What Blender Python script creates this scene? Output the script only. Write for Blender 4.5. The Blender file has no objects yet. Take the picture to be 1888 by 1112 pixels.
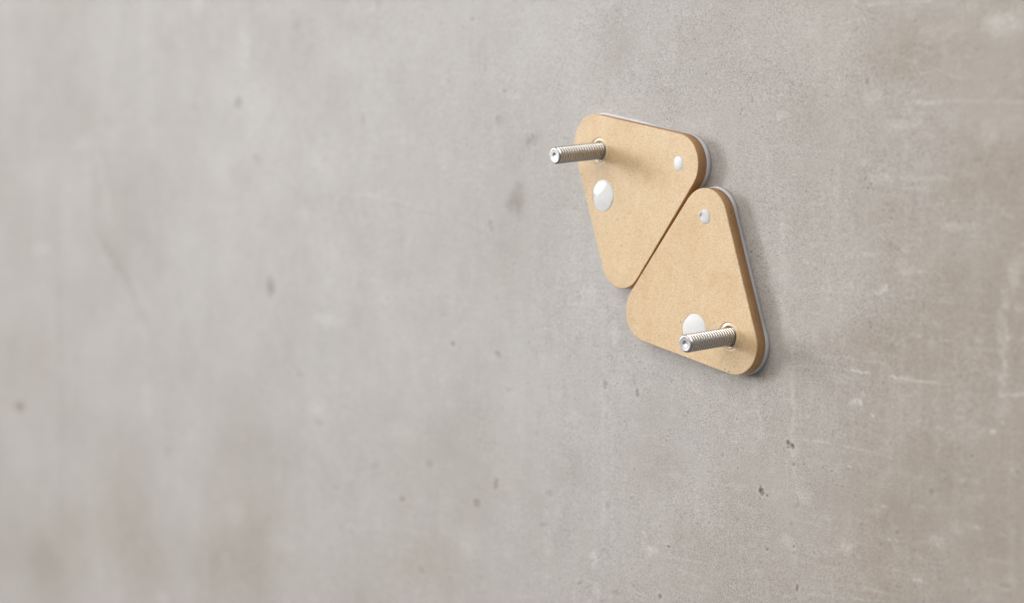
import bpy, bmesh, math, random
import numpy as np
from mathutils import Vector, Matrix

MM = 0.001
rng = np.random.default_rng(11)
random.seed(5)
scene = bpy.context.scene
COL = scene.collection

# ------------------------------------------------------------------ camera, world, lamp, exposure
cam_data = bpy.data.cameras.new("camera")
cam = bpy.data.objects.new("camera", cam_data)
COL.objects.link(cam)
AZ, EL = math.radians(51.049), math.radians(3.957)
fwd = Vector((-math.sin(AZ) * math.cos(EL), math.cos(AZ) * math.cos(EL), -math.sin(EL)))
right = Vector((math.cos(AZ), math.sin(AZ), 0))
up = right.cross(fwd)
rot = Matrix((right, up, -fwd)).transposed()
BACK = 6.2                                  # mm from the wall to a board's face
cam_pos = Vector((640.728, -517.947 - BACK, 56.996)) * MM
cam.matrix_world = Matrix.Translation(cam_pos) @ rot.to_4x4()
cam_data.sensor_width = 36
cam_data.lens = 68.65
cam_data.clip_start = 0.05
cam_data.clip_end = 50
cam_data.dof.use_dof = True
cam_data.dof.focus_distance = 0.740
cam_data.dof.aperture_fstop = 6.0
cam_data.dof.aperture_blades = 9
scene.camera = cam

world = bpy.data.worlds.new("World")
scene.world = world
world.use_nodes = True
bg = world.node_tree.nodes["Background"]
bg.inputs["Color"].default_value = (1.0, 0.97, 0.93, 1)
bg.inputs["Strength"].default_value = 0.16

def area_lamp(name, target, direction, dist, sx, sy, power, color, spread=180):
    d = bpy.data.lights.new(name, 'AREA')
    d.shape = 'RECTANGLE'
    d.size, d.size_y = sx, sy
    d.energy = power
    d.color = color
    d.spread = math.radians(spread)
    o = bpy.data.objects.new(name, d)
    COL.objects.link(o)
    v = Vector(direction).normalized()
    o.location = Vector(target) + v * dist
    o.rotation_euler = v.to_track_quat('Z', 'Y').to_euler()
    return o

# the soft window light from the left, a little above, and an added soft fill lamp in front and above
area_lamp("window_light", (-0.11, 0, 0.125), (-0.80, -0.57, 0.17), 2.6, 2.1, 2.1, 9.3, (0.975, 0.98, 1.0), 26.5)
area_lamp("front_fill", (-0.06, 0, 0.0), (-0.10, -0.80, 0.58), 2.5, 3.2, 2.2, 63, (1.0, 0.965, 0.92))

scene.view_settings.view_transform = 'Standard'
scene.view_settings.look = 'None'
scene.view_settings.exposure = 0.0
scene.view_settings.gamma = 1.0

# ------------------------------------------------------------------ helpers
def link_mesh(name, me, mats, parent=None, loc=None):
    o = bpy.data.objects.new(name, me)
    COL.objects.link(o)
    for m in mats:
        me.materials.append(m)
    if parent is not None:
        o.parent = parent
    if loc is not None:
        o.location = loc
    return o

def mesh_np(name, verts, faces):
    me = bpy.data.meshes.new(name)
    v = np.asarray(verts, dtype=np.float32).reshape(-1, 3)
    f = np.asarray(faces, dtype=np.int32)
    n, k = f.shape
    me.vertices.add(len(v)); me.vertices.foreach_set("co", v.ravel())
    me.loops.add(n * k); me.loops.foreach_set("vertex_index", f.ravel())
    me.polygons.add(n)
    me.polygons.foreach_set("loop_start", np.arange(0, n * k, k, dtype=np.int32))
    me.update(calc_edges=True)
    me.validate()
    return me

def smooth(me):
    me.polygons.foreach_set("use_smooth", np.ones(len(me.polygons), dtype=bool))

def grid_faces(nu, nv, wrap_v=False):
    i = np.arange(nu - 1)[:, None]
    j = np.arange(nv if wrap_v else nv - 1)[None, :]
    j2 = (j + 1) % nv
    a = i * nv + j; b = i * nv + j2; c = (i + 1) * nv + j2; d = (i + 1) * nv + j
    return np.stack([a, b, c, d], -1).reshape(-1, 4)

def value_noise(x, z, cell, seed):
    """smooth value noise, -1..1, feature size cell (same unit as x and z)"""
    g = np.random.default_rng(seed).random((256, 256)) * 2 - 1
    u, v = x / cell + 1000.3, z / cell + 1000.7
    iu, iv = np.floor(u).astype(int), np.floor(v).astype(int)
    fu, fv = u - iu, v - iv
    fu, fv = fu * fu * (3 - 2 * fu), fv * fv * (3 - 2 * fv)
    s = lambda a, b: g[a % 256, b % 256]
    return ((s(iu, iv) * (1 - fu) + s(iu + 1, iv) * fu) * (1 - fv)
            + (s(iu, iv + 1) * (1 - fu) + s(iu + 1, iv + 1) * fu) * fv)

def fbm(x, z, cell, seed, octaves=4, gain=0.55):
    t, a, n = 0, 1.0, 0
    for k in range(octaves):
        t = t + a * value_noise(x, z, cell / 2 ** k, seed + 17 * k)
        n += a; a *= gain
    return t / n

class Nodes:
    def __init__(self, name):
        self.m = bpy.data.materials.new(name)
        self.m.use_nodes = True
        self.t = self.m.node_tree
        self.p = self.t.nodes["Principled BSDF"]
    def n(self, kind, **kw):
        x = self.t.nodes.new(kind)
        for k, v in kw.items():
            setattr(x, k, v)
        return x
    def l(self, a, b):
        self.t.links.new(a, b)
    def val(self, node, key, v):
        node.inputs[key].default_value = v
        return node
    def noise(self, vec, scale, detail=2, rough=0.5, dist=0.0):
        x = self.n("ShaderNodeTexNoise")
        x.inputs["Scale"].default_value = scale
        x.inputs["Detail"].default_value = detail
        x.inputs["Roughness"].default_value = rough
        x.inputs["Distortion"].default_value = dist
        self.l(vec, x.inputs["Vector"])
        return x.outputs["Fac"]
    def mapping(self, vec, scale):
        x = self.n("ShaderNodeMapping")
        x.inputs["Scale"].default_value = scale
        self.l(vec, x.inputs["Vector"])
        return x.outputs["Vector"]
    def ramp(self, fac, stops):
        x = self.n("ShaderNodeValToRGB")
        e = x.color_ramp.elements
        while len(e) < len(stops):
            e.new(0.5)
        for k, (p, c) in enumerate(stops):
            e[k].position = p
            e[k].color = tuple(c) + (1,) if len(c) == 3 else c
        self.l(fac, x.inputs["Fac"])
        return x.outputs["Color"]
    def math(self, op, a, b=None, clamp=False):
        x = self.n("ShaderNodeMath", operation=op, use_clamp=clamp)
        for k, v in enumerate((a, b)):
            if v is None:
                continue
            if isinstance(v, (int, float)):
                x.inputs[k].default_value = v
            else:
                self.l(v, x.inputs[k])
        return x.outputs[0]
    def mix(self, fac, a, b, mode='MIX'):
        x = self.n("ShaderNodeMix", data_type='RGBA', blend_type=mode)
        for key, v in ((0, fac), (6, a), (7, b)):
            if isinstance(v, (int, float)):
                x.inputs[key].default_value = v
            elif isinstance(v, tuple):
                x.inputs[key].default_value = v + (1,) if len(v) == 3 else v
            else:
                self.l(v, x.inputs[key])
        return x.outputs[2]
    def bump(self, height, strength, distance, normal=None):
        x = self.n("ShaderNodeBump")
        x.inputs["Strength"].default_value = strength
        x.inputs["Distance"].default_value = distance
        self.l(height, x.inputs["Height"])
        if normal is not None:
            self.l(normal, x.inputs["Normal"])
        return x.outputs["Normal"]

G3 = lambda v: (v, v, v)

# ------------------------------------------------------------------ materials
def concrete():
    N = Nodes("concrete")
    obj = N.n("ShaderNodeTexCoord").outputs["Object"]
    att = N.n("ShaderNodeAttribute", attribute_name="marks")   # r pale, g dark, b warm
    sep = N.n("ShaderNodeSeparateColor")
    N.l(att.outputs["Color"], sep.inputs[0])
    pale, dark, warm = sep.outputs[0], sep.outputs[1], sep.outputs[2]
    base = N.mix(warm, (0.475, 0.4605, 0.451), (0.352, 0.305, 0.260))
    # cloudy cement mottling
    m1 = N.noise(obj, 34, 6, 0.62, 0.6)
    col = N.mix(N.math('MULTIPLY', N.ramp(m1, [(0.35, G3(1)), (0.6, G3(0))]), 0.36), base, (0.40, 0.372, 0.340))
    m2 = N.noise(obj, 150, 5, 0.68, 0.3)
    col = N.mix(N.math('MULTIPLY', N.ramp(m2, [(0.52, G3(0)), (0.74, G3(1))]), 0.26), col, (0.62, 0.61, 0.59))
    col = N.mix(N.math('MULTIPLY', N.ramp(m2, [(0.26, G3(1)), (0.46, G3(0))]), 0.14), col, (0.34, 0.315, 0.285))
    # trowel and formwork streaks: fine ones along, broader ones down the wall
    s1 = N.noise(N.mapping(obj, (50, 50, 420)), 1, 3, 0.6, 0.3)
    col = N.mix(N.math('MULTIPLY', N.ramp(s1, [(0.56, G3(0)), (0.74, G3(1))]), 0.22), col, (0.62, 0.605, 0.58))
    s2 = N.noise(N.mapping(obj, (260, 50, 16)), 1, 3, 0.6, 0.2)
    col = N.mix(N.math('MULTIPLY', N.ramp(s2, [(0.55, G3(0)), (0.75, G3(1))]), 0.14), col, (0.60, 0.59, 0.575))
    col = N.mix(N.math('MULTIPLY', N.ramp(s2, [(0.26, G3(1)), (0.44, G3(0))]), 0.11), col, (0.37, 0.345, 0.315))
    s3 = N.noise(N.mapping(obj, (48, 50, 12)), 1, 3, 0.55, 0.2)
    col = N.mix(N.math('MULTIPLY', N.ramp(s3, [(0.50, G3(0)), (0.72, G3(1))]), 0.09), col, (0.56, 0.555, 0.55))
    col = N.mix(N.math('MULTIPLY', N.ramp(s3, [(0.28, G3(1)), (0.48, G3(0))]), 0.07), col, (0.385, 0.35, 0.315))
    # hand-placed marks
    col = N.mix(N.math('MULTIPLY', pale, 0.55, True), col, (0.72, 0.71, 0.69))
    col = N.mix(N.math('MULTIPLY', dark, 0.82, True), col, (0.145, 0.122, 0.10))
    # sand grain
    g1 = N.noise(obj, 1900, 2, 0.7)
    g2 = N.noise(obj, 3600, 1, 0.6)
    gr = N.math('ADD', N.math('MULTIPLY', g1, 0.6), N.math('MULTIPLY', g2, 0.4))
    patch = N.ramp(N.noise(obj, 62, 3, 0.6, 0.4), [(0.34, G3(0.45)), (0.64, G3(1.0))])
    col = N.mix(N.math('MULTIPLY', patch, 0.92), col, N.ramp(gr, [(0.36, G3(0.52)), (0.50, G3(1.0)), (0.66, G3(1.34))]), 'MULTIPLY')
    vo = N.n("ShaderNodeTexVoronoi", feature='F1')
    vo.inputs["Scale"].default_value = 330
    N.l(obj, vo.inputs["Vector"])
    sc = N.n("ShaderNodeSeparateColor")
    N.l(vo.outputs["Color"], sc.inputs[0])
    spot = N.math('MULTIPLY', N.math('LESS_THAN', vo.outputs["Distance"], 0.17), N.math('GREATER_THAN', sc.outputs[0], 0.90))
    col = N.mix(N.math('MULTIPLY', spot, 0.40), col, (0.16, 0.13, 0.11))
    vs = N.n("ShaderNodeTexVoronoi", feature='F1')
    vs.inputs["Scale"].default_value = 900
    N.l(obj, vs.inputs["Vector"])
    ss = N.n("ShaderNodeSeparateColor")
    N.l(vs.outputs["Color"], ss.inputs[0])
    speck = N.math('MULTIPLY', N.math('LESS_THAN', vs.outputs["Distance"], N.math('MULTIPLY', ss.outputs[1], 0.40)), N.math('GREATER_THAN', ss.outputs[0], 0.62))
    col = N.mix(N.math('MULTIPLY', N.math('MULTIPLY', speck, patch), 0.40), col, (0.17, 0.145, 0.12))
    N.l(col, N.p.inputs["Base Color"])
    N.p.inputs["Roughness"].default_value = 0.72
    N.p.inputs["Specular IOR Level"].default_value = 0.30
    h = N.math('ADD', N.math('MULTIPLY', gr, 1.0), N.math('MULTIPLY', m2, 0.5))
    N.l(N.bump(h, 0.6, 0.00016), N.p.inputs["Normal"])
    return N.m

def fibreboard(name, light, mid, deep, grain):
    N = Nodes(name)
    obj = N.n("ShaderNodeTexCoord").outputs["Object"]
    big = N.noise(obj, 48, 5, 0.66, 0.6)
    col = N.mix(N.ramp(big, [(0.3, G3(0)), (0.7, G3(1))]), mid, light)
    blot = N.noise(obj, 85, 4, 0.6, 0.8)
    col = N.mix(N.math('MULTIPLY', N.ramp(blot, [(0.50, G3(0)), (0.72, G3(1))]), 0.45), col, tuple(a * b for a, b in zip(mid, (0.90, 0.80, 0.72))))
    f1 = N.noise(obj, 2600, 2, 0.7)
    f2 = N.noise(obj, 1400, 3, 0.75)
    gr = N.math('ADD', N.math('MULTIPLY', f1, 0.55), N.math('MULTIPLY', f2, 0.45))
    col = N.mix(grain, col, N.ramp(gr, [(0.36, (0.60, 0.56, 0.50)), (0.50, G3(1)), (0.66, (1.18, 1.20, 1.26))]), 'MULTIPLY')
    vo = N.n("ShaderNodeTexVoronoi", feature='F1')
    vo.inputs["Scale"].default_value = 420
    N.l(obj, vo.inputs["Vector"])
    sc = N.n("ShaderNodeSeparateColor")
    N.l(vo.outputs["Color"], sc.inputs[0])
    spot = N.math('MULTIPLY', N.math('LESS_THAN', vo.outputs["Distance"], 0.16), N.math('GREATER_THAN', sc.outputs[0], 0.94))
    col = N.mix(N.math('MULTIPLY', spot, 0.6), col, deep)
    N.l(col, N.p.inputs["Base Color"])
    N.p.inputs["Roughness"].default_value = 0.52
    N.p.inputs["Specular IOR Level"].default_value = 0.45
    N.l(N.bump(gr, 0.55, 0.00016), N.p.inputs["Normal"])
    return N.m

def glue():
    N = Nodes("hardened_glue")
    obj = N.n("ShaderNodeTexCoord").outputs["Object"]
    c = N.noise(obj, 260, 2, 0.5)
    N.l(N.mix(c, (0.60, 0.605, 0.605), (0.74, 0.74, 0.73)), N.p.inputs["Base Color"])
    N.p.inputs["Roughness"].default_value = 0.40
    N.p.inputs["Specular IOR Level"].default_value = 0.5
    N.p.inputs["Subsurface Weight"].default_value = 0.35
    N.p.inputs["Subsurface Radius"].default_value = (1, 0.95, 0.9)
    N.p.inputs["Subsurface Scale"].default_value = 0.0015
    N.l(N.bump(c, 0.08, 0.0002), N.p.inputs["Normal"])
    return N.m

def foam():
    N = Nodes("white_adhesive")
    obj = N.n("ShaderNodeTexCoord").outputs["Object"]
    c = N.noise(obj, 500, 3, 0.6)
    N.l(N.mix(c, (0.63, 0.64, 0.675), (0.75, 0.76, 0.795)), N.p.inputs["Base Color"])
    N.p.inputs["Roughness"].default_value = 0.5
    N.l(N.bump(c, 0.3, 0.0002), N.p.inputs["Normal"])
    return N.m

def resin():
    N = Nodes("tan_resin")
    obj = N.n("ShaderNodeTexCoord").outputs["Object"]
    c = N.noise(obj, 500, 3, 0.6)
    N.l(N.mix(c, (0.68, 0.50, 0.30), (0.80, 0.65, 0.45)), N.p.inputs["Base Color"])
    N.p.inputs["Roughness"].default_value = 0.22
    N.l(N.bump(c, 0.25, 0.00025), N.p.inputs["Normal"])
    return N.m

def steel(name, rough, lo, hi):
    N = Nodes(name)
    obj = N.n("ShaderNodeTexCoord").outputs["Object"]
    c = N.noise(N.mapping(obj, (700, 2500, 700)), 1, 4, 0.65)
    N.l(N.mix(c, lo, hi), N.p.inputs["Base Color"])
    N.p.inputs["Metallic"].default_value = 1.0
    r = N.math('ADD', N.math('MULTIPLY', c, 0.16), rough - 0.08)
    N.l(r, N.p.inputs["Roughness"])
    N.l(N.bump(c, 0.15, 0.0001), N.p.inputs["Normal"])
    return N.m

M_WALL = concrete()
M_FACE = fibreboard("fibreboard_face", (0.70, 0.53, 0.325), (0.63, 0.445, 0.245), (0.20, 0.12, 0.06), 0.75)
M_EDGE = fibreboard("fibreboard_cut_edge", (0.68, 0.40, 0.195), (0.60, 0.335, 0.15), (0.15, 0.07, 0.03), 0.7)
M_GLUE = glue()
M_FOAM = foam()
M_RESIN = resin()
M_STEEL = steel("stainless_steel", 0.24, (0.56, 0.545, 0.525), (0.70, 0.685, 0.665))
M_TIP = steel("turned_steel", 0.48, (0.42, 0.415, 0.41), (0.54, 0.535, 0.53))

# ------------------------------------------------------------------ the wall
# marks on the wall, mm: pits and stains (x, z, half width, half height, strength, warmth), lines (x0, z0, x1, z1, half width, strength)
PITS = [
    (152.72, -43.88, 0.94, 1.2, 1, 0), (154.35, -45.1, 1.34, 1.0, 1, 0), (152.48, -45.71, 0.81, 0.6, 0.6, 0), (139.06, -63.29, 0.97, 1.22, 1, 0), (140.18, -64.36, 0.83, 0.81, 0.8, 0),
    (138.76, -61.7, 0.55, 0.41, 0.8, 0), (142.12, -64.92, 0.83, 0.61, 0.7, 0), (138.55, -66.41, 0.69, 0.41, 0.7, 0), (155.25, -51.58, 0.67, 0.6, 0.7, 0), (155.75, -49.33, 0.53, 0.4, 0.4, 0),
    (235.32, -39.24, 0.67, 0.54, 1, 0), (173.87, -51.89, 0.51, 0.59, 0.6, 0), (155.69, -81.95, 0.67, 0.5, 0.8, 0), (177.73, -85.23, 0.51, 0.49, 0.6, 0), (89.96, -91.82, 0.92, 0.64, 0.7, 0),
    (189.24, 49.36, 0.74, 0.57, 0.8, 0), (52.17, -31.81, 1.98, 1.99, 0.6, 0), (71.63, -33.13, 1.59, 1.73, 0.35, 0), (36.81, -115.65, 2.06, 1.14, 0.5, 0), (59.29, -115.87, 2.62, 1.34, 0.35, 0),
    (85.19, -112.49, 1.24, 1.3, 0.5, 0), (218.81, -53.81, 1.39, 1.48, 0.22, 0), (253.9, -42.59, 1.27, 0.71, 0.5, 0), (126.67, -37.95, 0.71, 0.62, 0.5, 0), (119.1, -52.18, 0.58, 1.24, 0.4, 0),
    (113.72, -64.71, 0.73, 0.63, 0.4, 0), (157.78, -96.87, 0.67, 1.6, 0.6, 0), (166.04, -82.74, 0.78, 0.79, 0.5, 0), (142.67, -84.76, 0.83, 0.61, 0.5, 0), (157.86, -65.82, 0.53, 1.2, 0.35, 0),
    (155.62, -59.13, 0.67, 1.99, 0.3, 0), (249.39, -80.73, 2.37, 0.72, 0.3, 0), (205.06, -88.44, 1.68, 0.57, 0.3, 0), (-231.12, 89.94, 4.28, 3.33, 0.8, 0), (-214.14, 60.73, 4.7, 2.47, 0.45, 0),
    (-119.62, 78.53, 2.24, 3.55, 0.4, 0), (-202.15, -3.55, 4.12, 6.05, 0.8, 0), (-498.9, -93.43, 7.09, 3.77, 0.9, 1), (-309.1, -99.17, 4.26, 2.11, 0.6, 0), (-50.33, -21.9, 1.6, 1.21, 0.8, 0),
    (-17.35, -24.73, 2.26, 2.12, 0.6, 0), (-22.65, 30.75, 1.89, 2.82, 0.5, 0), (-35.2, 120.71, 1.54, 1.17, 0.6, 0), (-12.94, 89.09, 1.48, 1.15, 0.6, 0), (-26.05, 99.5, 1.89, 2.79, 0.3, 0),
    (-105.1, 132.19, 3.48, 1.74, 0.5, 0), (-19.22, -81.09, 2.28, 2.62, 0.45, 1), (-33.07, -90.83, 2.34, 2.42, 0.35, 1), (-89.19, -96.89, 2.58, 1.52, 0.4, 1), (-68.0, -78.37, 3.73, 1.74, 0.45, 0),
    (-158.64, -68.6, 4.82, 1.88, 0.4, 0), (-175.47, -45.95, 4.45, 2.17, 0.4, 0), (-143.23, -98.81, 2.36, 1.6, 0.4, 0), (-74.45, -127.59, 2.52, 2.02, 0.3, 1), (-111.01, -84.31, 4.46, 1.55, 0.35, 0),
    (-175.29, 126.12, 4.89, 2.11, 0.3, 0), (-17.39, 76.72, 2.24, 2.32, 0.45, 0), (-10.97, -39.26, 1.86, 1.41, 0.35, 0), (33.35, 39.69, 1.7, 1.11, 0.35, 0), (7.1, 65.85, 2.14, 0.91, 0.4, 0),
    (26.37, 68.59, 1.38, 0.67, 0.4, 0), (234.41, 4.53, 1.11, 0.72, 0.3, 0), (217.42, 5.28, 0.69, 0.55, 0.4, 0), (200.54, -39.13, 0.6, 0.57, 0.3, 0), (214.59, -28.25, 0.7, 0.56, 0.3, 0),
    (132.91, 25.32, 0.7, 0.5, 0.7, 0), (136.81, 23.85, 0.83, 0.4, 0.8, 0), (138.18, 24.9, 0.55, 0.4, 0.6, 0), (155.99, -84.11, 0.53, 0.8, 0.4, 0), (12.89, -94.81, 3.22, 1.39, 0.35, 0),
    (16.42, -80.45, 2.13, 2.31, 0.3, 0), (26.9, -61.97, 1.39, 3.19, 0.25, 0), (54.13, -81.05, 1.65, 2.22, 0.35, 0), (188.6, 86.56, 0.98, 1.5, 0.35, 0),
]
STAINS = [
    (-228.01, 52.71, 12.82, 9.45, 0.5, 0.6), (-376.01, 85.24, 6.62, 7.4, 0.45, 0), (-366.93, 103.44, 9.14, 4.28, 0.3, 0), (-6.25, 42.0, 8.07, 8.77, 1.5, 0), (-3.7, 48.25, 5.11, 3.22, 1.0, 0),
    (6.02, 68.13, 7.87, 3.63, 1.35, 0), (-12.93, 76.64, 4.44, 3.46, 0.9, 0), (-440.26, -38.55, 7.28, 104.92, 0.35, 0.2), (-333.98, 19.75, 7.52, 18.14, 0.35, 0.2), (-141.85, 43.16, 20.95, 2.08, 0.35, 0.1),
    (219.62, -48.13, 16.15, 16.67, 0.5, 0.8), (205.83, -64.97, 16.7, 11.33, 0.35, 0.6), (212.21, 94.87, 32.37, 12.74, 0.25, 0.6), (190.2, -5.9, 29.5, 11.41, 0.2, 0.5), (232.04, 11.61, 20.03, 14.44, 0.25, 0.6),
    (235.56, 54.79, 17.57, 16.04, 0.25, 0.6), (-354.38, -151.15, 52.14, 31.43, 0.2, 0.6), (-482.96, -187.15, 54.32, 27.53, 0.3, 0.7), (-246.29, -152.63, 50.12, 17.44, 0.2, 0.5), (-72.34, -124.74, 50.27, 15.09, 0.2, 0.4),
    (-296.16, -58.99, 119.23, 17.85, 0.2, 0), (-202.33, -86.99, 62.17, 13.92, 0.3, 0), (-55.68, -70.26, 24.3, 14.75, 0.25, 0), (-24.17, -21.46, 15.25, 14.22, 0.3, 0), (30.39, -67.25, 17.27, 13.62, 0.25, 0.3),
    (88.86, -38.81, 18.41, 14.93, 0.2, 0.2), (79.75, -61.29, 21.93, 12.96, 0.15, 0.4), (-443.09, 91.38, 65.24, 38.7, 0.25, 0.4), (-449.46, 117.41, 43.79, 22.59, 0.2, 0.4), (-311.82, 44.1, 30.29, 20.75, 0.15, 0.3),
    (99.57, 103.92, 14.81, 10.29, 0.25, 0.2), (56.22, 103.86, 12.94, 12.9, 0.2, 0.2), (-1.9, 60.88, 21.8, 9.16, 0.35, 0), (-12.89, 28.43, 11.16, 13.96, 0.3, 0), (12.57, 17.74, 14.19, 13.66, 0.2, 0),
    (104.5, -87.9, 17.91, 12.7, 0.15, 0.3), (248.86, -57.03, 8.61, 14.33, 0.2, 0.5),
]
DARK_LINES = [
    (-389.37, 18.26, -353.79, -8.4, 2.64, 0.7), (-353.79, -8.4, -335.21, -28.8, 2.55, 0.45), (-180.27, 44.85, -132.6, 44.04, 0.79, 0.3), (-97.02, 40.44, -39.57, 31.28, 0.85, 0.45), (-39.57, 31.28, -22.27, 25.83, 0.71, 0.3),
    (155.49, -50.16, 155.93, -80.11, 0.4, 0.25), (-293.55, 58.88, -282.23, 41.49, 2.34, 0.2), (53.61, 1.77, 57.07, -26.54, 1.15, 0.25), (63.43, -6.39, 71.65, -36.17, 0.96, 0.2),
]
PALE = [
    (184.83, -25.48, 3.99, 1.92, 0.8), (188.02, -22.89, 1.73, 0.96, 0.6), (182.59, -26.08, 1.5, 0.77, 0.7), (244.37, -30.09, 1.74, 1.43, 0.9), (192.35, -30.12, 0.98, 0.76, 0.9),
    (196.9, 15.32, 2.66, 2.26, 0.9), (195.24, 13.35, 1.7, 1.51, 0.6), (80.03, -94.87, 4.08, 2.39, 0.7), (45.92, -103.52, 3.03, 4.05, 0.7), (21.86, -21.98, 1.4, 1.14, 0.9),
    (213.33, -84.77, 2.58, 0.75, 0.9), (237.6, -62.81, 1.99, 0.91, 0.8), (147.82, 75.16, 3.75, 1.57, 0.5), (145.66, 75.79, 0.81, 0.59, 0.9), (248.64, 1.89, 1.71, 2.84, 0.5),
    (253.76, 11.05, 1.9, 1.58, 0.6), (237.83, -0.65, 2.2, 1.08, 0.6), (-464.51, 6.32, 14.99, 5.3, 0.7), (-404.84, 70.99, 16.54, 6.31, 0.6), (-151.87, -17.49, 11.41, 3.97, 0.8),
    (-271.53, 141.68, 7.94, 6.24, 0.7), (-225.34, 116.8, 7.41, 16.49, 0.5), (-333.22, -74.37, 5.67, 15.31, 0.5), (-240.26, -124.3, 14.32, 6.34, 0.5), (-192.69, -132.92, 15.36, 5.56, 0.4),
    (-97.28, -1.51, 19.5, 7.56, 0.4), (-141.7, 58.73, 27.89, 15.55, 0.5), (-200.33, 50.63, 12.79, 19.05, 0.4), (-122.96, 109.56, 26.93, 12.66, 0.4), (-210.02, 91.6, 15.54, 16.35, 0.4),
    (-170.58, 32.17, 9.77, 5.33, 0.5), (-89.02, -66.47, 17.17, 5.06, 0.4), (-161.94, -60.89, 12.12, 5.37, 0.4), (-133.82, -92.33, 6.5, 2.64, 0.4), (-39.76, -109.75, 9.48, 9.75, 0.4),
    (-317.17, -182.34, 8.67, 4.92, 0.6), (-402.06, 49.53, 6.19, 34.72, 0.35), (-331.17, 130.58, 6.2, 23.75, 0.3), (212.53, 78.48, 9.26, 0.91, 0.5), (213.02, 52.88, 13.91, 1.28, 0.35),
    (194.06, 52.78, 7.27, 2.25, 0.4), (186.63, 58.4, 3.45, 1.51, 0.4), (203.3, 71.32, 11.83, 1.85, 0.4), (191.13, 80.87, 4.86, 4.67, 0.35), (221.22, 101.66, 11.31, 3.6, 0.35),
    (245.32, 103.89, 8.54, 5.24, 0.5), (211.72, -0.63, 3.27, 0.93, 0.5), (186.01, -80.4, 2.0, 1.16, 0.5), (198.52, -61.24, 2.43, 0.95, 0.6), (200.43, -72.98, 0.97, 0.76, 0.7),
    (181.97, -49.34, 1.26, 0.77, 0.7), (162.14, -33.15, 1.31, 0.99, 0.6), (179.18, -18.28, 5.05, 1.93, 0.3), (47.68, -116.75, 4.03, 3.6, 0.5), (56.96, -10.09, 3.26, 5.26, 0.5),
    (33.74, -46.51, 2.74, 4.51, 0.4), (16.48, -101.23, 3.56, 6.94, 0.4), (41.97, 4.45, 6.71, 5.77, 0.4), (93.68, -62.81, 4.26, 1.7, 0.35), (135.53, -27.09, 1.67, 2.03, 0.5),
    (160.47, -62.48, 4.23, 3.18, 0.4), (152.71, -80.59, 4.31, 2.81, 0.4), (180.17, -78.39, 3.55, 2.34, 0.4), (251.36, 23.25, 2.97, 7.04, 0.4), (220.06, -70.39, 6.0, 2.6, 0.35),
    (231.02, -47.62, 2.25, 1.1, 0.5), (239.66, 67.2, 4.34, 5.31, 0.35), (227.04, 36.71, 8.99, 1.81, 0.3), (208.95, 21.47, 7.04, 1.48, 0.4), (189.64, 26.33, 9.82, 1.13, 0.35),
    (221.59, -31.24, 2.29, 0.92, 0.5),
]
PALE_LINES = [
    (171.47, -14.46, 181.65, -14.99, 0.39, 0.5), (181.64, -14.41, 191.1, -15.36, 0.48, 0.9), (199.64, -15.59, 207.77, -16.02, 0.56, 1.0), (207.77, -16.02, 225.86, -16.12, 0.37, 0.75), (160.16, -41.87, 173.19, -41.8, 0.29, 0.6),
    (173.19, -41.8, 193.8, -42.94, 0.29, 0.55), (246.28, -17.9, 256.08, -16.82, 0.71, 0.7), (210.19, 79.26, 253.93, 77.8, 0.45, 0.35), (188.14, 113.09, 216.46, 112.74, 0.73, 0.4), (154.63, -8.49, 155.37, -60.16, 1.2, 0.4),
    (135.47, -22.03, 139.06, -41.96, 1.66, 0.25), (246.83, 15.97, 248.19, -26.65, 1.93, 0.45), (-170.43, 44.95, -105.71, 43.08, 1.16, 0.5), (-105.71, 43.08, -43.48, 31.91, 0.98, 0.35), (148.22, 46.61, 150.29, -4.82, 2.15, 0.2),
    (190.61, -29.72, 200.44, -33.46, 0.28, 0.2), (-391.15, 71.49, -372.54, 21.82, 3.34, 0.4), (50.32, 1.59, 51.57, -95.92, 1.66, 0.25), (84.73, -96.3, 110.52, -95.42, 0.43, 0.3), (161.0, -98.32, 203.96, -94.16, 0.58, 0.35),
    (193.18, 33.99, 213.43, 31.78, 0.37, 0.4), (199.61, 12.64, 227.56, 11.36, 0.46, 0.3), (180.32, -10.47, 200.04, -11.22, 0.38, 0.3), (198.1, 95.49, 226.01, 87.11, 0.46, 0.25), (203.1, 82.39, 210.35, 71.21, 0.59, 0.35),
    (188.87, 70.62, 200.81, 77.84, 0.47, 0.3), (171.5, 64.17, 184.02, 66.91, 0.38, 0.25),
]

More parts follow.
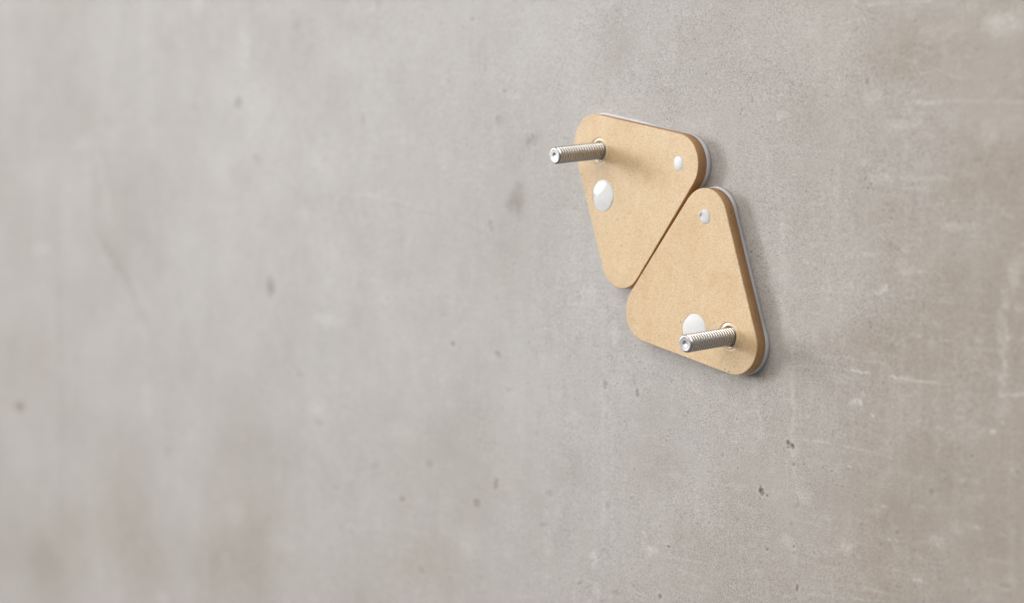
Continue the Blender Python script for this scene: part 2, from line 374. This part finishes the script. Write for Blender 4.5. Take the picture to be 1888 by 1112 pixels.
def build_wall():
    xs = np.concatenate([np.arange(-800, -560, 8.0), np.arange(-560, -180, 1.6), np.arange(-180, 30, 0.8),
                         np.arange(30, 275, 0.45), np.arange(275, 300, 1.6), np.arange(300, 521, 10.0)])
    zs = np.concatenate([np.arange(-400, -240, 8.0), np.arange(-240, -130, 2.0), np.arange(-130, 125, 0.45),
                         np.arange(125, 180, 2.0), np.arange(180, 341, 8.0)])
    X, Z = np.meshgrid(xs, zs, indexing='ij')
    nx, nz = X.shape
    warp_x = 1.2 * value_noise(X, Z, 2.2, 3) + 0.5 * value_noise(X, Z, 0.9, 4)
    warp_z = 1.2 * value_noise(X, Z, 2.0, 5) + 0.5 * value_noise(X, Z, 0.9, 6)
    rough = 0.75 + 0.45 * value_noise(X, Z, 1.3, 7) + 0.35 * value_noise(X, Z, 0.7, 8)
    pale = np.zeros_like(X); dark = np.zeros_like(X); warm = np.zeros_like(X); H = np.zeros_like(X)

    def window(x0, x1, z0, z1):
        a, b = np.searchsorted(xs, (x0, x1)); c, d = np.searchsorted(zs, (z0, z1))
        return slice(max(a - 1, 0), b + 1), slice(max(c - 1, 0), d + 1)

    def soft(d, edge):                       # 1 inside, 0 outside, falling over 1-edge .. 1
        t = np.clip((1.0 - d) / edge, 0, 1)
        return t * t * (3 - 2 * t)

    def ellipse(x, z, hx, hz, w=(1.0, 1.0), reach=2.0):
        s = window(x - hx * reach - 2, x + hx * reach + 2, z - hz * reach - 2, z + hz * reach + 2)
        k = min(1.0, min(hx, hz) / 3.0)
        return s, np.hypot((X[s] + w[0] * k * warp_x[s] - x) / hx, (Z[s] + w[1] * k * warp_z[s] - z) / hz)

    for x, z, hx, hz, st, wm in PITS:
        st *= 1.25 if x > 60 else 0.6
        s, d = ellipse(x, z, hx * 1.15, hz * 1.15)
        f = soft(d, 0.55)
        H[s] -= 0.55 * min(1.0, st) * min(hx, hz, 1.6) * f
        dark[s] = np.maximum(dark[s], f * st * 0.9)
        warm[s] = np.maximum(warm[s], f * wm)
        rim = soft(np.abs(d - 1.35) / 0.6, 0.8)
        pale[s] = np.maximum(pale[s], rim * 0.25 * st)
    for x, z, hx, hz, st, wm in STAINS:
        s, d = ellipse(x, z, hx * 1.25, hz * 1.25)
        n = 0.75 + 0.5 * value_noise(X[s], Z[s], max(4.0, min(hx, hz) * 0.7), 21) + 0.3 * value_noise(X[s], Z[s], 3.0, 22)
        f = soft(d, 0.9) * np.clip(n, 0, 1.3)
        dark[s] = np.maximum(dark[s], f * st * (0.22 if x > 60 else 0.34))
        warm[s] = np.maximum(warm[s], f * wm * (0.75 if x > 0 else 0.4))
    for x, z, hx, hz, st in PALE:
        s, d = ellipse(x, z, hx * 1.2, hz * 1.2)
        f = soft(d, 0.7) * np.clip(rough[s], 0, 1.2)
        pale[s] = np.maximum(pale[s], f * st * (1.0 if x > 40 else 0.65))
        H[s] += 0.05 * f * st

    def line(x0, z0, x1, z1, w):
        s = window(min(x0, x1) - 3 * w - 2, max(x0, x1) + 3 * w + 2, min(z0, z1) - 3 * w - 2, max(z0, z1) + 3 * w + 2)
        ex, ez = x1 - x0, z1 - z0
        px, pz = X[s] + 0.5 * w * warp_x[s] - x0, Z[s] + 0.5 * w * warp_z[s] - z0
        t = np.clip((px * ex + pz * ez) / (ex * ex + ez * ez), 0, 1)
        return s, np.hypot(px - t * ex, pz - t * ez) / w
    for x0, z0, x1, z1, w, st in DARK_LINES:
        s, d = line(x0, z0, x1, z1, w * 1.4)
        f = soft(d, 0.9) * np.clip(rough[s], 0, 1.1)
        dark[s] = np.maximum(dark[s], f * st * 0.5)
        H[s] -= 0.12 * f * st
    for x0, z0, x1, z1, w, st in PALE_LINES:
        s, d = line(x0, z0, x1, z1, w * 1.3)
        f = soft(d, 0.9) * np.clip(rough[s] + 0.5 * value_noise(X[s], Z[s], 5.0, 31), 0, 1.15)
        pale[s] = np.maximum(pale[s], f * st)
        H[s] += 0.05 * f * st

    # scattered small pits and pale flecks
    r = np.random.default_rng(77)
    for _ in range(520):
        x, z = r.uniform(-520, 262), r.uniform(-225, 165)
        q = r.random() ** 3
        a = 0.35 + 0.7 * q
        s, d = ellipse(x, z, a, a * r.uniform(0.8, 1.9))
        f = soft(d, 0.6); st = r.uniform(0.06, 0.36)
        H[s] -= 0.35 * a * f
        dark[s] = np.maximum(dark[s], f * st * (1.0 if x > 40 else 0.3))
    for _ in range(650):
        x, z = r.uniform(-520, 262), r.uniform(-225, 165)
        q = r.random() ** 2.5
        a = 0.5 + 2.2 * q
        s, d = ellipse(x, z, a * r.uniform(0.7, 1.8), a * r.uniform(0.6, 1.3))
        f = soft(d, 0.8) * np.clip(rough[s], 0, 1.1)
        pale[s] = np.maximum(pale[s], f * r.uniform(0.1, 0.42) * (1.0 if x > 40 else 0.5))

    # broad colour drift: browner right and low, partly painted light falloff, cloudy everywhere
    drift = fbm(X, Z, 70, 41, 4)
    warm = np.clip(warm * 0.75 + np.clip((X - 10) / 245, 0, 1) ** 1.25 * 0.82 + 0.42 * np.clip(drift + 0.22, 0, 1)
                   + np.clip((-30 - Z) / 130, 0, 1) * 0.30, 0, 1)
    cool = np.exp(-((X + 150) / 150) ** 2 - ((Z - 50) / 120) ** 2) * (0.8 + 0.6 * fbm(X, Z, 60, 81, 3))  # pale cool area left of centre, a light sheen painted into the colour
    warm = warm * (1 - 0.8 * np.clip(cool, 0, 1))
    pale = np.clip(pale + 0.20 * np.clip(cool, 0, 1) + 0.25 * np.clip(fbm(X, Z, 46, 51, 4) - 0.02, 0, 1), 0, 1)
    dark = np.clip(dark + 0.16 * np.clip(fbm(X, Z, 34, 61, 4) - 0.05, 0, 1), 0, 1)
    # a wall is never quite flat
    H += 0.30 * value_noise(X, Z, 90, 71) + 0.12 * value_noise(X, Z, 22, 72) + 0.045 * value_noise(X, Z, 5.5, 73) + 0.02 * value_noise(X, Z, 1.8, 74)
    H -= 0.25
    co = np.stack([X, -H, Z], -1).reshape(-1, 3) * MM
    me = mesh_np("wall", co, grid_faces(nx, nz))
    smooth(me)
    at = me.color_attributes.new("marks", 'FLOAT_COLOR', 'POINT')
    at.data.foreach_set("color", np.stack([pale, dark, warm, np.ones_like(X)], -1).astype(np.float32).ravel())
    o = link_mesh("wall", me, [M_WALL])
    o["kind"] = "structure"
    o["label"] = "bare grey concrete wall with pits, pale scratches and brownish cloudy stains"
    return o

build_wall()

# ------------------------------------------------------------------ the boards
CORNER, RADIUS = 28.0, 11.776
PAD, BOARD = 1.75, BACK - 1.75

def outline(theta, radius, seg=26):
    """rounded triangle in the wall's plane, mm, counter-clockwise"""
    p = []
    for k in range(3):
        a = theta + k * 2 * math.pi / 3
        cx, cz = CORNER * math.cos(a), CORNER * math.sin(a)
        for j in range(seg + 1):
            b = a - math.pi / 3 + j / seg * 2 * math.pi / 3
            p.append((cx + radius * math.cos(b), cz + radius * math.sin(b)))
        # points along the straight side that follows
        a2 = a + 2 * math.pi / 3
        b = a + math.pi / 3
        s = (cx + radius * math.cos(b), cz + radius * math.sin(b))
        e = (CORNER * math.cos(a2) + radius * math.cos(b), CORNER * math.sin(a2) + radius * math.sin(b))
        for j in range(1, 10):
            t = j / 10
            p.append((s[0] + (e[0] - s[0]) * t, s[1] + (e[1] - s[1]) * t))
    return p

def circle(c, r, n=48):
    return [(c[0] + r * math.cos(2 * math.pi * k / n), c[1] + r * math.sin(2 * math.pi * k / n)) for k in range(n)]

def board_mesh(theta, holes):
    """flat board with a softened front edge and real holes; faces of the rim use the second material"""
    bm = bmesh.new()
    def loop(pts, y):
        return [bm.verts.new((x * MM, y * MM, z * MM)) for x, z in pts]
    def skirt(a, b, mat, sm=True):
        n = len(a)
        for k in range(n):
            f = bm.faces.new((a[k], a[(k + 1) % n], b[(k + 1) % n], b[k]))
            f.material_index = mat; f.smooth = sm
    wob = lambda pts, amp: [(x + amp * random.uniform(-1, 1), z + amp * random.uniform(-1, 1)) for x, z in pts]
    front = loop(outline(theta, RADIUS - 0.28), -BACK)
    lip = loop(outline(theta, RADIUS - 0.06), -BACK + 0.08)
    rim = loop(wob(outline(theta, RADIUS), 0.02), -BACK + 0.32)
    back = loop(outline(theta, RADIUS), -PAD)
    skirt(front, lip, 0); skirt(lip, rim, 0); skirt(rim, back, 1)
    edges = [bm.edges.get((front[k], front[(k + 1) % len(front)])) for k in range(len(front))]
    for c, r in holes:
        h = loop(circle(c, r), -BACK)
        d = loop(circle(c, r - 0.12), -BACK + 0.25)
        e = loop(circle(c, r - 0.15), -BACK + 2.6)
        skirt(d, h, 0); skirt(e, d, 0)
        f = bm.faces.new(e); f.material_index = 1
        edges += [bm.edges.get((h[k], h[(k + 1) % len(h)])) for k in range(len(h))]
    res = bmesh.ops.triangle_fill(bm, edges=edges, use_beauty=True, use_dissolve=False)
    f = bm.faces.new(back[::-1]); f.material_index = 1
    bmesh.ops.recalc_face_normals(bm, faces=bm.faces)
    me = bpy.data.meshes.new("board")
    bm.to_mesh(me); bm.free()
    return me

def pad_mesh(theta, seed, bulge=None):
    """soft adhesive layer squeezed between board and wall, its edge bulging unevenly"""
    r = random.Random(seed)
    ph = [r.uniform(0, 6.28) for _ in range(4)]
    base = outline(theta, RADIUS, 40)
    n = len(base)
    ring = []
    for y, off in ((-PAD, -0.30), (-PAD + 0.25, 0.05), (-PAD * 0.5, 0.30), (-0.25, 0.32), (0.45, 0.15)):
        row = []
        for k, (x, z) in enumerate(base):
            a = math.atan2(z, x)
            d = math.hypot(x, z)
            corner = max(0.0, (d - 24) / 16)
            o = off * (0.4 + 1.1 * corner) - 0.22 * (1 - corner) + 0.16 * math.sin(5 * a + ph[0]) + 0.12 * math.sin(11 * a + ph[1]) + 0.07 * math.sin(23 * a + ph[2])
            if bulge:
                da = (a - bulge[0] + math.pi) % (2 * math.pi) - math.pi
                o += bulge[2] * math.exp(-(da / bulge[1]) ** 2) * (1.0 if y > -PAD + 0.1 else 0.2)
            row.append(((x + x / d * o) * MM, y * MM, (z + z / d * o) * MM))
        ring.append(row)
    v = np.array(ring).reshape(-1, 3)
    me = mesh_np("adhesive_pad", v, grid_faces(5, n, True))
    bm = bmesh.new(); bm.from_mesh(me); bm.verts.ensure_lookup_table()
    bm.faces.new([bm.verts[k] for k in range(n)])
    bm.faces.new([bm.verts[4 * n + k] for k in range(n)])
    bmesh.ops.recalc_face_normals(bm, faces=bm.faces)
    for f in bm.faces:
        f.smooth = len(f.verts) == 4
    bm.to_mesh(me); bm.free()
    return me

def collar_mesh(r_out, r_in, seed):
    """resin lip round the bolt: a groove at the outside, a rounded ridge, then the bore"""
    prof = [(r_out - 0.02, 0.04), (r_out - 0.22, 0.32), (r_out - 0.50, 0.38), (r_out - 0.85, 0.14), (r_out - 1.20, 0.06),
            (r_in + 0.30, 0.10), (r_in + 0.08, 0.24), (r_in, 0.6), (r_in, 2.4)]
    n = 64
    r = random.Random(seed); ph = [r.uniform(0, 6.28) for _ in range(3)]
    v = []
    for rr, y in prof:
        for k in range(n):
            a = 2 * math.pi * k / n
            w = 0.05 * math.sin(3 * a + ph[0]) + 0.04 * math.sin(7 * a + ph[1])
            v.append((rr * math.cos(a) * MM, (y + w) * MM, rr * math.sin(a) * MM))
    me = mesh_np("collar", v, grid_faces(len(prof), n, True)[:, ::-1])
    smooth(me)
    return me

def bolt_mesh(length, inner, r_major, r_minor, pitch, r_tip):
    """threaded rod along -y: y from +inner (inside the board) to -length"""
    n = 40
    ys = np.arange(-length, inner, pitch / 12)
    A, Y = np.meshgrid(np.arange(n) * 2 * np.pi / n, ys, indexing='xy')
    ph = ((Y - pitch * A / (2 * np.pi)) / pitch) % 1.0
    tri = np.abs(ph * 2 - 1)                      # 0 .. 1 .. 0
    prof = np.clip((tri - 0.10) / 0.62, 0, 1)
    prof = prof * prof * (3 - 2 * prof) * 0.3 + prof * 0.7
    R = r_minor + (r_major - r_minor) * prof
    cham = r_tip + (Y + length) * 0.80            # turned chamfer at the free end
    R = np.minimum(R, cham)
    v = np.stack([R * np.cos(A), Y, R * np.sin(A)], -1) * MM
    me = mesh_np("bolt", v.reshape(-1, 3), grid_faces(len(ys), n, True))
    smooth(me)
    return me

def tip_mesh(r_tip):
    """turned end face with a shallow dish and a centre-drill dimple; y = 0 is the end plane"""
    prof = [(r_tip, 0.0), (r_tip * 0.96, -0.07), (r_tip * 0.86, -0.10), (r_tip * 0.80, -0.06), (r_tip * 0.55, -0.05),
            (r_tip * 0.34, -0.06), (r_tip * 0.29, 0.02), (r_tip * 0.24, 0.14), (r_tip * 0.12, 0.25), (0.02, 0.28)]
    n = 40
    v = [(r * math.cos(2 * math.pi * k / n) * MM, y * MM, r * math.sin(2 * math.pi * k / n) * MM) for r, y in prof for k in range(n)]
    me = mesh_np("tip", v, grid_faces(len(prof), n, True)[:, ::-1])
    smooth(me)
    return me

def plug_mesh(rx, rz, dome, seed, creases=None, lump=None, irregular=0.04):
    """blob of glue that fills a hole: a low dome with an uneven edge, folds and drips"""
    r = random.Random(seed); ph = [r.uniform(0, 6.28) for _ in range(6)]
    nr, n = 26, 72
    t = np.linspace(0, 1, nr)[:, None]
    a = (np.arange(n) * 2 * np.pi / n)[None, :]
    edge = 1 + irregular * (np.sin(3 * a + ph[0]) + 0.6 * np.sin(5 * a + ph[1]) + 0.5 * np.sin(9 * a + ph[2]))
    x, z = rx * edge * t * np.cos(a), rz * edge * t * np.sin(a)
    y = -dome * (1 - t ** 2.6) + 0 * a
    if creases:
        # planes that meet in folds: the lowest of a few tilted planes
        h = np.full_like(x, 9.0)
        for ang, slope, off in creases:
            h = np.minimum(h, off + slope * (x * math.cos(ang) + z * math.sin(ang)))
        y = -np.clip(h, 0.02, None) * (1 - t ** 7) - 0.15 * (1 - t ** 3)
    if lump:
        lx, lz, lr, lh = lump
        q = np.clip(1 - ((x - lx) ** 2 + (z - lz) ** 2) / lr ** 2, 0, 1)
        y = np.minimum(y, -lh * np.sqrt(q) * (q > 0))
    y = y + 0.008 * np.sin(x * 2.1 + ph[3]) * np.sin(z * 1.7 + ph[4]) * (1 - t ** 4)
    # tuck the edge below the face
    y[-1, :] = 0.35
    v = np.stack([x, y, z + 0 * x], -1) * MM
    me = mesh_np("glue_plug", v.reshape(-1, 3), grid_faces(nr, n, True))
    smooth(me)
    return me

GROUP = "triangular boards stuck to the concrete wall"

def mounting_board(loc, theta, bolt, tilt, label, plugs, seed, bulge=None):
    root = bpy.data.objects.new("mounting_board", None)
    COL.objects.link(root)
    root.location = (loc[0] * MM, 0, loc[1] * MM)
    root["label"] = label
    root["category"] = "board"
    root["group"] = GROUP
    root.empty_display_size = 0.02
    holes = [(bolt, 5.55)] + [(p["at"], p["hole"]) for p in plugs]
    link_mesh("board", board_mesh(theta, holes), [M_FACE, M_EDGE], root)
    link_mesh("adhesive_pad", pad_mesh(theta, seed, bulge), [M_FOAM], root)
    at = (bolt[0] * MM, -BACK * MM, bolt[1] * MM)
    link_mesh("collar", collar_mesh(5.5, 3.75, seed), [M_RESIN], root, at)
    L = 22.9
    b = link_mesh("bolt", bolt_mesh(L, 2.2, 3.42, 2.68, 1.29, 2.95), [M_STEEL], root, at)
    b.rotation_euler = Vector((tilt[0], -1, tilt[1])).to_track_quat('-Y', 'Z').to_euler()
    link_mesh("tip", tip_mesh(2.95), [M_TIP], b, (0, -L * MM, 0))
    for p in plugs:
        o = link_mesh("glue_plug", p["mesh"], [M_GLUE], root, (p["at"][0] * MM, -BACK * MM, p["at"][1] * MM))
        o["label"] = p["label"]
    return root

R_ = math.radians
mounting_board(
    (73.45, 48.13), R_(140.2), (-18.3, 15.1), (-0.02, -0.088),
    "upper tan triangular board pointing down, steel bolt at its top left corner",
    [dict(at=(27.43, 10.11), hole=2.75, mesh=plug_mesh(2.75, 2.8, 0.32, 3, irregular=0.012), label="small smooth oval glue dot"),
     dict(at=(-15.82, -2.79), hole=6.35, label="large creased glue blob",
          mesh=plug_mesh(6.2, 6.55, 0.36, 4, irregular=0.022,
                         creases=[(R_(200), 0.07, 0.42), (R_(95), -0.085, 0.52), (R_(-20), -0.05, 0.38), (R_(-80), -0.08, 0.50), (R_(20), 0.09, 0.7)],
                         lump=(-4.9, 0.4, 0.9, 0.6)))], 21, (R_(108), R_(32), 0.85))
mounting_board(
    (109.78, 9.68), R_(-40.73), (18.4, -15.85), (0.02, -0.06 + 0.0),
    "lower tan triangular board pointing up, steel bolt at its bottom right corner",
    [dict(at=(5.6, 28.45), hole=2.7, label="small two-lobed glue blob",
          mesh=plug_mesh(2.75, 2.85, 0.55, 5, irregular=0.02, creases=[(R_(160), 0.10, 0.38), (R_(-50), -0.06, 0.42)], lump=(-2.2, 1.3, 1.5, 1.2))),
     dict(at=(0.23, -14.85), hole=6.5, label="large smooth glue blob half hidden by the bolt",
          mesh=plug_mesh(6.5, 6.6, 0.35, 6, irregular=0.012))], 22)
